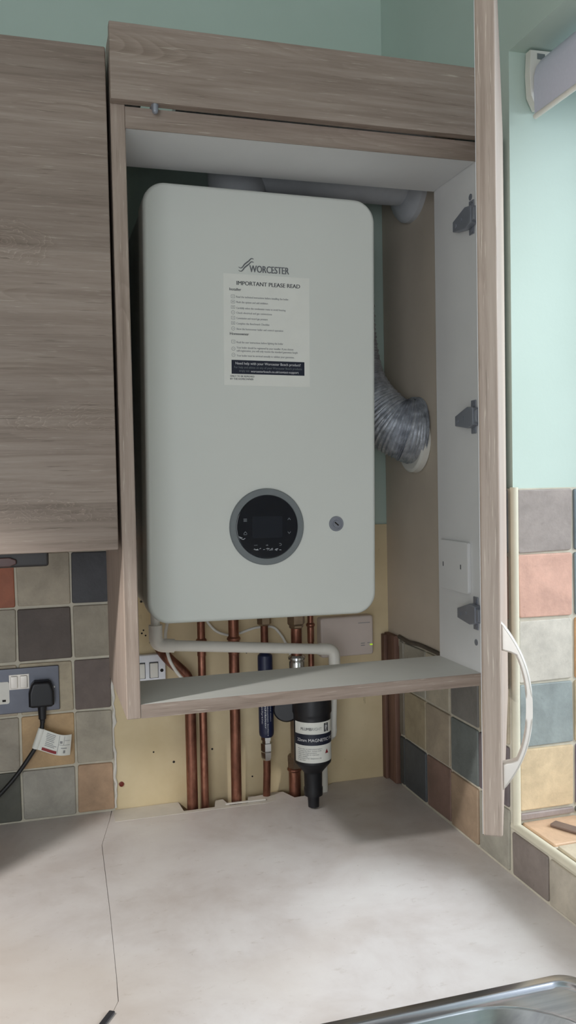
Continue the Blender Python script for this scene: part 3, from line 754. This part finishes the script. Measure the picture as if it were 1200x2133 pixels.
for i in range(7): text_into(mb, ('Please refer to instructions before', 'servicing this filter. Isolate both', 'valves and release pressure', 'Clean annually to maintain', 'water quality', 'Max pressure 3 bar temperature 100', 'Keep clear')[i], .0030, lambda u, v, i=i: f(-.0440+u, 1.0305-.0037*i+v), .01, (.052, .050, .040, .045, .022, .05, .018)[i])
mb.build('small_print', M['ink_soft'], lab, smooth=0)
mb = MB()
cyl_s = lambda u0, u1, v0, v1: mb.bm.faces.new([mb.bm.verts.new(f(u, v)) for u, v in ((u0, v0), (u1, v0), (u1, v1), (u0, v1))])
cyl_s(.0130, .0245, 1.0640, 1.0810); mb.build('emblem', M['ink'], lab, smooth=0)
mb = MB(); f2 = on_cyl(fx, fy_, RL+.0006, 0); text_into(mb, 'P', .0125, lambda u, v: f2(.0160+u, 1.0680+v))
text_into(mb, '22mm MAGNETIC FILTER', .0088, lambda u, v: f2(-.0455+u, 1.0460+v), 0, .098); mb.build('band_print', M['paper_print'], lab, smooth=0)
mb = MB(); mb.bm.faces.new([mb.bm.verts.new(f(u, v)) for u, v in ((.0150, 1.0205), (.0240, 1.0205), (.0195, 1.0295))]); mb.build('warning_mark', M['red'], lab, smooth=0)
# isolating valve between boiler and shelf
iv = thing('isolating_valve', (.367, -.09, 1.27), 'brassy isolating valve and brown pipe between boiler base and shelf', 'valve')
mb = MB(); mb.tube([(.3675, -.09, 1.155), (.3675, -.09, 1.32)], .0112, 24); mb.build('tube', M['copper'], iv)
mb = MB(); mb.lathe((.3675, -.09, 1.296), (0, 0, -1), [(0, .0150), (.008, .0150), (.010, .0185), (.026, .0185), (.030, .0150), (.034, .0150), (.036, .0125)], 6); mb.build('top_nut', M['solder'], iv)
mb = MB(); mb.lathe((.3675, -.09, 1.205), (0, 0, -1), [(0, .0135), (.004, .0175), (.008, .0175), (.010, .0140), (.014, .0160), (.026, .0160), (.030, .012)], 24); mb.build('lower_nut', M['chrome'], iv)

# white condensate pipe
cd = thing('condensate_pipe', (.25, -.14, 1.24), 'white plastic waste pipe sloping across above the shelf', 'pipe')
A0 = Vector((.0735, -.155, 1.3275)); A1 = Vector((.0735, -.155, 1.2585)); B1 = Vector((.4380, -.120, 1.2165)); B2 = Vector((.4380, -.100, 1.0345))
mb = MB(); mb.tube([A0, A1+Vector((0, 0, .03))], .0086, 24); mb.tube([A1+Vector((.012, 0, -.0013)), B1-Vector((.012, 0, -.0013))], .0104, 28); mb.tube([B1-Vector((0, 0, .012)), B2], .0078, 24); mb.build('tube', M['white_pvc'], cd)
mb = MB(); mb.tube(rounded([A1+Vector((0, 0, .038)), A1, A1+Vector((.034, 0, -.0036))], .016, 8), .0128, 28); mb.build('elbow', M['white_pvc'], cd)
mb = MB(); mb.tube(rounded([B1-Vector((.034, 0, -.0036)), B1, B1-Vector((0, 0, .030))], .016, 8), .0120, 28); mb.build('elbow', M['white_pvc'], cd)
mb = MB(); mb.tube(rounded([B2+Vector((0, 0, .037)), B2+Vector((0, 0, .004)), B2+Vector((-.001, .016, -.006))], .010, 8)+[B2+Vector((-.002, .06, -.016))], .0094, 24); mb.build('elbow', M['white_pvc'], cd)
sp = MB(); sp.tube([(.4355, -.045, .895), (.4355, -.045, .985), (.434, -.055, 1.005), (.4325, -.075, 1.03)], .0088, 24)
sp.build('waste_pipe', M['white_pvc'], cat='pipe', label='short scuffed white pipe standing on the worktop behind the black filter')

# white cables behind the pipes
for pts, lab, r in (([(.122, -.022, 1.32), (.116, -.026, 1.285), (.1085, -.036, 1.25), (.111, -.056, 1.215), (.122, -.060, 1.190), (.140, -.058, 1.165), (.16, -.05, 1.14)], 'white flex curving down past the copper bend near the white socket', .0034),
                    ([(.190, -.016, 1.32), (.193, -.016, 1.285), (.212, -.016, 1.256), (.238, -.015, 1.243), (.262, -.015, 1.243), (.300, -.015, 1.253), (.335, -.014, 1.253), (.352, -.014, 1.240), (.368, -.014, 1.213), (.38, -.014, 1.18)], 'white flex looping behind the copper pipes above the shelf', .0028)):
    mb = MB(); mb.tube(bez(pts, 10), r, 12); mb.build('cable', M['white_pvc'], cat='cable', label=lab)

# cream receiver box
rb = thing('receiver_box', (.502, -.02, 1.22), 'cream wireless receiver box with a tiny green light below the boiler', 'control box')
mb = MB(); mb.prism([(x, -.004, z) for x, z in rrect(.4405, 1.180, .5605, 1.2655, .006, 5)], None, (0, -.0255, 0), .004, 3); mb.build('casing', M['cream_plastic'], rb)
mb = MB(); mb.box((.5520, -.0306, 1.2005), (.5600-.002, -.0298, 1.2035)); mb.build('indicator_light', M['green_led'], rb, smooth=0)
mb = MB()
for z in (1.2005, 1.2052): mb.box((.5310, -.0305, z), (.5400, -.0298, z+.0013))
mb.box((.5460, -.0305, 1.2055), (.5520, -.0298, 1.2067)); mb.build('printed_legend', M['ink_soft'], rb, smooth=0)
mb = MB(); mb.box((.5255, -.0303, 1.2495), (.5525, -.0298, 1.2507)); mb.build('printed_line', M['ink_soft'], rb, smooth=0)

# ------------------------------------------------------------------ sockets, plug, cord
def rocker(mb, x0, z0_, x1, z1_, y):
    mb.box((x0, y-.0045, z0_), (x1, y, z1_), .0015)
so = thing('power_socket', (-.172, -.015, 1.163), 'brushed steel double socket on the tiles with its two silver rockers', 'power socket')
sx0, sx1, sz0, sz1 = -.2465, -.0995, 1.1185, 1.2065
mb = MB(); mb.prism([(x, -.0095, z) for x, z in rrect(sx0, sz0, sx1, sz1, .0025, 4)], None, (0, -.0065, 0), .0018, 2); mb.build('face_plate', M['steel'], so)
mb = MB(); mb.box((-.1935, -.0168, 1.1655), (-.1560, -.0155, 1.1945), .0005); mb.build('rocker_surround', M['silver_plastic'], so)
for x in (-.1905, -.1725):
    mb = MB(); rocker(mb, x, 1.1680, x+.0130, 1.1920, -.0160); mb.build('switch', M['silver_plastic'], so)
mb = MB(); mb.prism([(x, -.0155, z) for x, z in rrect(-.236, 1.139, -.1935, 1.182, .004, 4)], None, (0, -.0012, 0)); si = mb.build('socket_insert', M['white_pvc'], so, smooth=0, label='white three-hole insert')
mb = MB()
for x, z, w, h in ((-.2148, 1.167, .004, .008), (-.2270, 1.1455, .0065, .004), (-.2035, 1.1455, .0065, .004)): mb.box((x-w/2, -.0172, z-h/2), (x+w/2, -.0166, z+h/2))
mb.build('pin_holes', M['hole'], si, smooth=0)
mb = MB(); mb.lathe((-.1095, -.0158, 1.1650), (0, -1, 0), [(0, .002), (.0008, .0018), (.001, 0)], 12); mb.build('screw', M['chrome'], so)
pg = thing('plug', (-.1335, -.03, 1.157), 'black three-pin plug in the steel socket, its cord trailing down', 'plug')
mb = MB(); mb.prism([(x, -.0165, z) for x, z in ((-.1580, 1.133), (-.1515, 1.1305), (-.1155, 1.1305), (-.1105, 1.134), (-.1105, 1.160), (-.115, 1.176), (-.1205, 1.181), (-.147, 1.181), (-.1525, 1.176), (-.1580, 1.160))], None, (0, -.022, 0), .006, 4); mb.build('plug_body', M['black_plastic'], pg)
mb = MB(); mb.lathe((-.1335, -.028, 1.133), (0, 0, -1), [(0, .0085), (.012, .0078), (.026, .0072), (.028, .0052), (.034, .0046)], 20); mb.build('cord_grip', M['black_plastic'], pg)
mb = MB(); cpath = bez([(-.1335, -.028, 1.112), (-.1345, -.028, 1.092), (-.139, -.028, 1.072), (-.148, -.028, 1.052), (-.163, -.029, 1.030), (-.182, -.03, 1.005), (-.205, -.032, .980), (-.235, -.04, .955), (-.28, -.06, .925), (-.33, -.09, .905)], 10)
mb.tube(cpath, .0042, 14); mb.build('cord', M['rubber'], pg)
# paper tag folded round the cord
mb = MB(); tb = bmesh.new(); gr = []
e0 = Vector((-.1355, -.0335, 1.0885)); e1 = Vector((-.1490, -.0335, 1.0505))
f0 = Vector((-.0790, -.028, 1.0705)); f1 = Vector((-.0835, -.028, 1.0300))
NS = 16
for i in range(NS+1):
    s = i/NS; bow = -.006*math.sin(PI*s)+.004*math.sin(2*PI*s)
    row = []
    for k in range(5):
        q = k/4; p = e0.lerp(e1, q).lerp(f0.lerp(f1, q), s); p.y += bow; p.z -= .003*math.sin(PI*s); row.append(p)
    gr.append(row)
def tagpt(s, q, lift=.0004):
    i = min(NS-1, int(s*NS)); r = s*NS-i; k = min(3, int(q*4)); w = q*4-k
    p = gr[i][k].lerp(gr[i+1][k], r).lerp(gr[i][k+1].lerp(gr[i+1][k+1], r), w); return Vector((p.x, p.y-lift, p.z))
V = [[tb.verts.new(p) for p in r] for r in gr]
for i in range(NS):
    for k in range(4): tb.faces.new((V[i][k], V[i+1][k], V[i+1][k+1], V[i][k+1]))
r_ = bmesh.ops.extrude_face_region(tb, geom=list(tb.faces))
for g_ in r_['geom']:
    if isinstance(g_, bmesh.types.BMVert): g_.co.y += .0005
bmesh.ops.recalc_face_normals(tb, faces=tb.faces); mb._take(tb)
mb.tube([tagpt(.0, q, -.004) for q in (0, .25, .5, .75, 1)], .0062, 16)
tg = mb.build('paper_tag', M['paper'], pg, smooth=60, label='white printed warning tag')
mb = MB()
def tquad(mb, s0, q0, s1, q1, lift=.0005, n=6):
    for i in range(n):
        a = s0+(s1-s0)*i/n; b = s0+(s1-s0)*(i+1)/n
        f_ = mb.bm.faces.new([mb.bm.verts.new(tagpt(s, q, lift)) for s, q in ((a, q0), (b, q0), (b, q1), (a, q1))])
random.seed(5)
for q in (.10, .18, .26, .34, .42, .52, .60, .68): tquad(mb, .20+.02*(q > .3), q, .56-random.uniform(0, .12), q+.030)
tquad(mb, .60, .04, .612, .97); tquad(mb, .62, .48, .96, .50); tquad(mb, .76, .06, .772, .48); tquad(mb, .79, .26, .96, .28); tquad(mb, .64, .30, .72, .42); tquad(mb, .78, .74, .84, .88); tquad(mb, .70, .62, .88, .66)
mb.build('printed_text', M['ink_soft'], tg, smooth=0)
mb = MB(); tquad(mb, .17, .82, .585, .96); mb.build('red_stripe', M['red'], tg, smooth=0)

ws = thing('switched_socket', (.07, -.01, 1.17), 'white plastic socket plate low behind the shelf beside the copper bend', 'power socket')
mb = MB(); mb.prism([(x, -.0045, z) for x, z in rrect(.036, 1.128, .1105, 1.2135, .004, 4)], None, (0, -.0125, 0), .0025, 3); mb.build('face_plate', plain('white_plate', (228, 230, 236), .3), ws)
for x in (.052, .0785):
    mb = MB(); mb.box((x-.0012, -.0176, 1.1655), (x+.0172, -.0165, 1.1985), .0005); fr_ = mb.build('switch_frame', M['ink'], ws)
    mb = MB(); mb.box((x, -.0205, 1.1667), (x+.0160, -.0165, 1.1965), .0015); mb.build('switch', M['white_pvc'], ws)
mb = MB(); mb.lathe((.1025, -.0168, 1.1800), (0, -1, 0), [(0, .0036), (.0006, .0034), (.0007, .001)], 14); mb.build('screw', M['hole'], ws)

# ------------------------------------------------------------------ small things
bt = MB(); bt.box((.5955, -.060, .9), (.6115, -.0045, 1.222), .002); bt.box((.588, -.022, .9), (.5955, -.0045, 1.219), .0015)
bt.build('timber_batten', M['batten'], cat='batten', label='reddish timber batten standing in the wall corner beside the tiles')
mb = MB(); mb.lathe((.0165, -.0042, .9515), (0, -1, 0), [(0, .0052), (.002, .0050), (.003, .003), (.001, .0022), (.001, 0)], 20); mb.build('wall_plug', M['screw_red'], cat='screw fixing', label='red screw fixing in the yellow board above the worktop')
mb = MB()
for x, z, r in ((.066, 1.321, .0026), (.069, 1.262, .0018), (.0655, 1.256, .002), (.073, 1.251, .0018), (.082, 1.236, .002), (.124, .985, .0026), (.083, 1.01, .0018), (.152, .925, .0022), (.205, 1.003, .0022), (.275, 1.206, .003), (.283, 1.200, .002), (.278, 1.218, .0016), (.29, .935, .0018), (.213, 1.085, .0016)):
    mb.lathe((x, -.0041, z), (0, -1, 0), [(0, r), (.0004, r)], 10)
mb.build('trim_10', M['hole'], kind='structure', smooth=0)
mb = MB(); mb.box((-.0425, -.0035, -.0012), (.0425, .0035, .0012), .001, 2, Matrix.Translation((.2625, -.0545, CT+.0022)) @ Matrix.Rotation(math.radians(-1), 4, 'Z'))
mb.build('filler_offcut', M['filler'], cat='offcut', label='thin white offcut strip lying at the pipe feet')
mb = MB(); mb.box((-.046, -.0095, 0), (.046, .0095, .006), .002, 2, Matrix.Translation((.684, -.585, .9884)) @ Matrix.Rotation(math.radians(-62), 4, 'Z'))
mb.build('metal_bar', plain('dull_bronze', (132, 116, 108), .4, .5), cat='bar', label='flat dull metal bar lying on the tan tiled window sill')
mb = MB(); mb.box((-.016, -.004, 0), (.016, .004, .003), .001, 2, Matrix.Translation((-.0705, -.694, CT+.0004)) @ Matrix.Rotation(math.radians(58), 4, 'Z'))
mb.build('joint_strip', M['steel'], cat='trim strip', label='small grey metal strip at the front of the worktop seam')

# roller blind in the window head
rb_ = thing('roller_blind', (.66, -1.1, 2.2), 'rolled grey blind hanging at the top of the window recess', 'blind')
mb = MB()
prof = [(.642, 2.131), (.6405, 2.17), (.641, 2.192), (.645, 2.207), (.655, 2.220), (.668, 2.224), (.681, 2.219), (.690, 2.207), (.691, 2.192), (.684, 2.178), (.668, 2.170), (.6435, 2.170), (.6445, 2.131)]
mb.prism([(x, -.541, z) for x, z in prof], None, (0, -1.19, 0)); mb.build('cloth', M['blind'], rb_, smooth=50)
mb = MB(); mb.tube([(.643, -.541, 2.130), (.643, -1.731, 2.130)], .0042, 14); mb.build('bottom_bar', M['white_pvc'], rb_)
for y0, s in ((-.5225, -1), (-1.7595, 1)):
    mb = MB()
    pr = [(.6385, 2.236), (.6365, 2.20), (.6385, 2.165), (.649, 2.145), (.665, 2.146), (.70, 2.19), (.70, 2.238)]
    mb.prism([(x, y0, z) for x, z in pr], None, (0, s*.014, 0), .002, 2); bk = mb.build('bracket', M['white_pvc'], rb_)
    mb = MB(); mb.box((.650, y0+min(0, s*.0146), 2.222), (.664, y0+max(0, s*.0146), 2.231)); mb.build('bracket_slot', M['bezel'], bk, smooth=0)

# ------------------------------------------------------------------ light
def area(name, loc, target, sx, sy, power, color, spread=PI):
    l = bpy.data.lights.new(name, 'AREA'); l.shape = 'RECTANGLE'; l.size = sx; l.size_y = sy; l.energy = power; l.color = color; l.spread = spread
    o = bpy.data.objects.new(name, l); COL.objects.link(o); o.location = loc
    o.rotation_euler = (Vector(target)-Vector(loc)).to_track_quat('-Z', 'Y').to_euler(); return o
area('window_daylight', (2.7, -1.65, 2.8), (.3, -.8, .95), 2.3, 1.7, 162, (.88, .95, 1.0))
area('front_fill_light', (-1.25, -3.72, 1.5), (-.6, 0, 1.7), 1.5, 1.9, 37, (.95, .98, 1.0))  # added frontal fill from behind the camera, its source unseen
l = bpy.data.lights.new('work_lamp', 'SPOT'); l.energy = 30; l.shadow_soft_size = .022; l.color = (1.0, .975, .95); l.spot_size = math.radians(146); l.spot_blend = .22
o = bpy.data.objects.new('work_lamp', l); COL.objects.link(o); o.location = (-.70, -.72, 1.724)
w = bpy.data.worlds.new('World'); SC.world = w; w.use_nodes = True
w.node_tree.nodes['Background'].inputs[0].default_value = (.75, .85, 1, 1); w.node_tree.nodes['Background'].inputs[1].default_value = 1.0

# ------------------------------------------------------------------ camera
cam = bpy.data.cameras.new('camera'); cam.sensor_fit = 'VERTICAL'; cam.sensor_height = 36; cam.lens = 36*1793.31/2133; cam.clip_start = .02
co = bpy.data.objects.new('camera', cam); COL.objects.link(co); SC.camera = co
rt = Vector((.95858568, -.28412648, -.0196375)); up = Vector((.0300324, .03227513, .99902771)); fw = Vector((.28321642, .95824342, -.03947148))
Mc = Matrix((rt, up, -fw)).transposed().to_4x4(); Mc.translation = (-.13773725, -1.75683126, 1.56553476); co.matrix_world = Mc

SC.view_settings.view_transform = 'Standard'; SC.view_settings.look = 'None'; SC.view_settings.gamma = 1; SC.view_settings.use_curve_mapping = False
SC.view_settings.exposure = 0.0
SC.cycles.use_denoising = True; SC.cycles.max_bounces = 8; SC.cycles.diffuse_bounces = 5
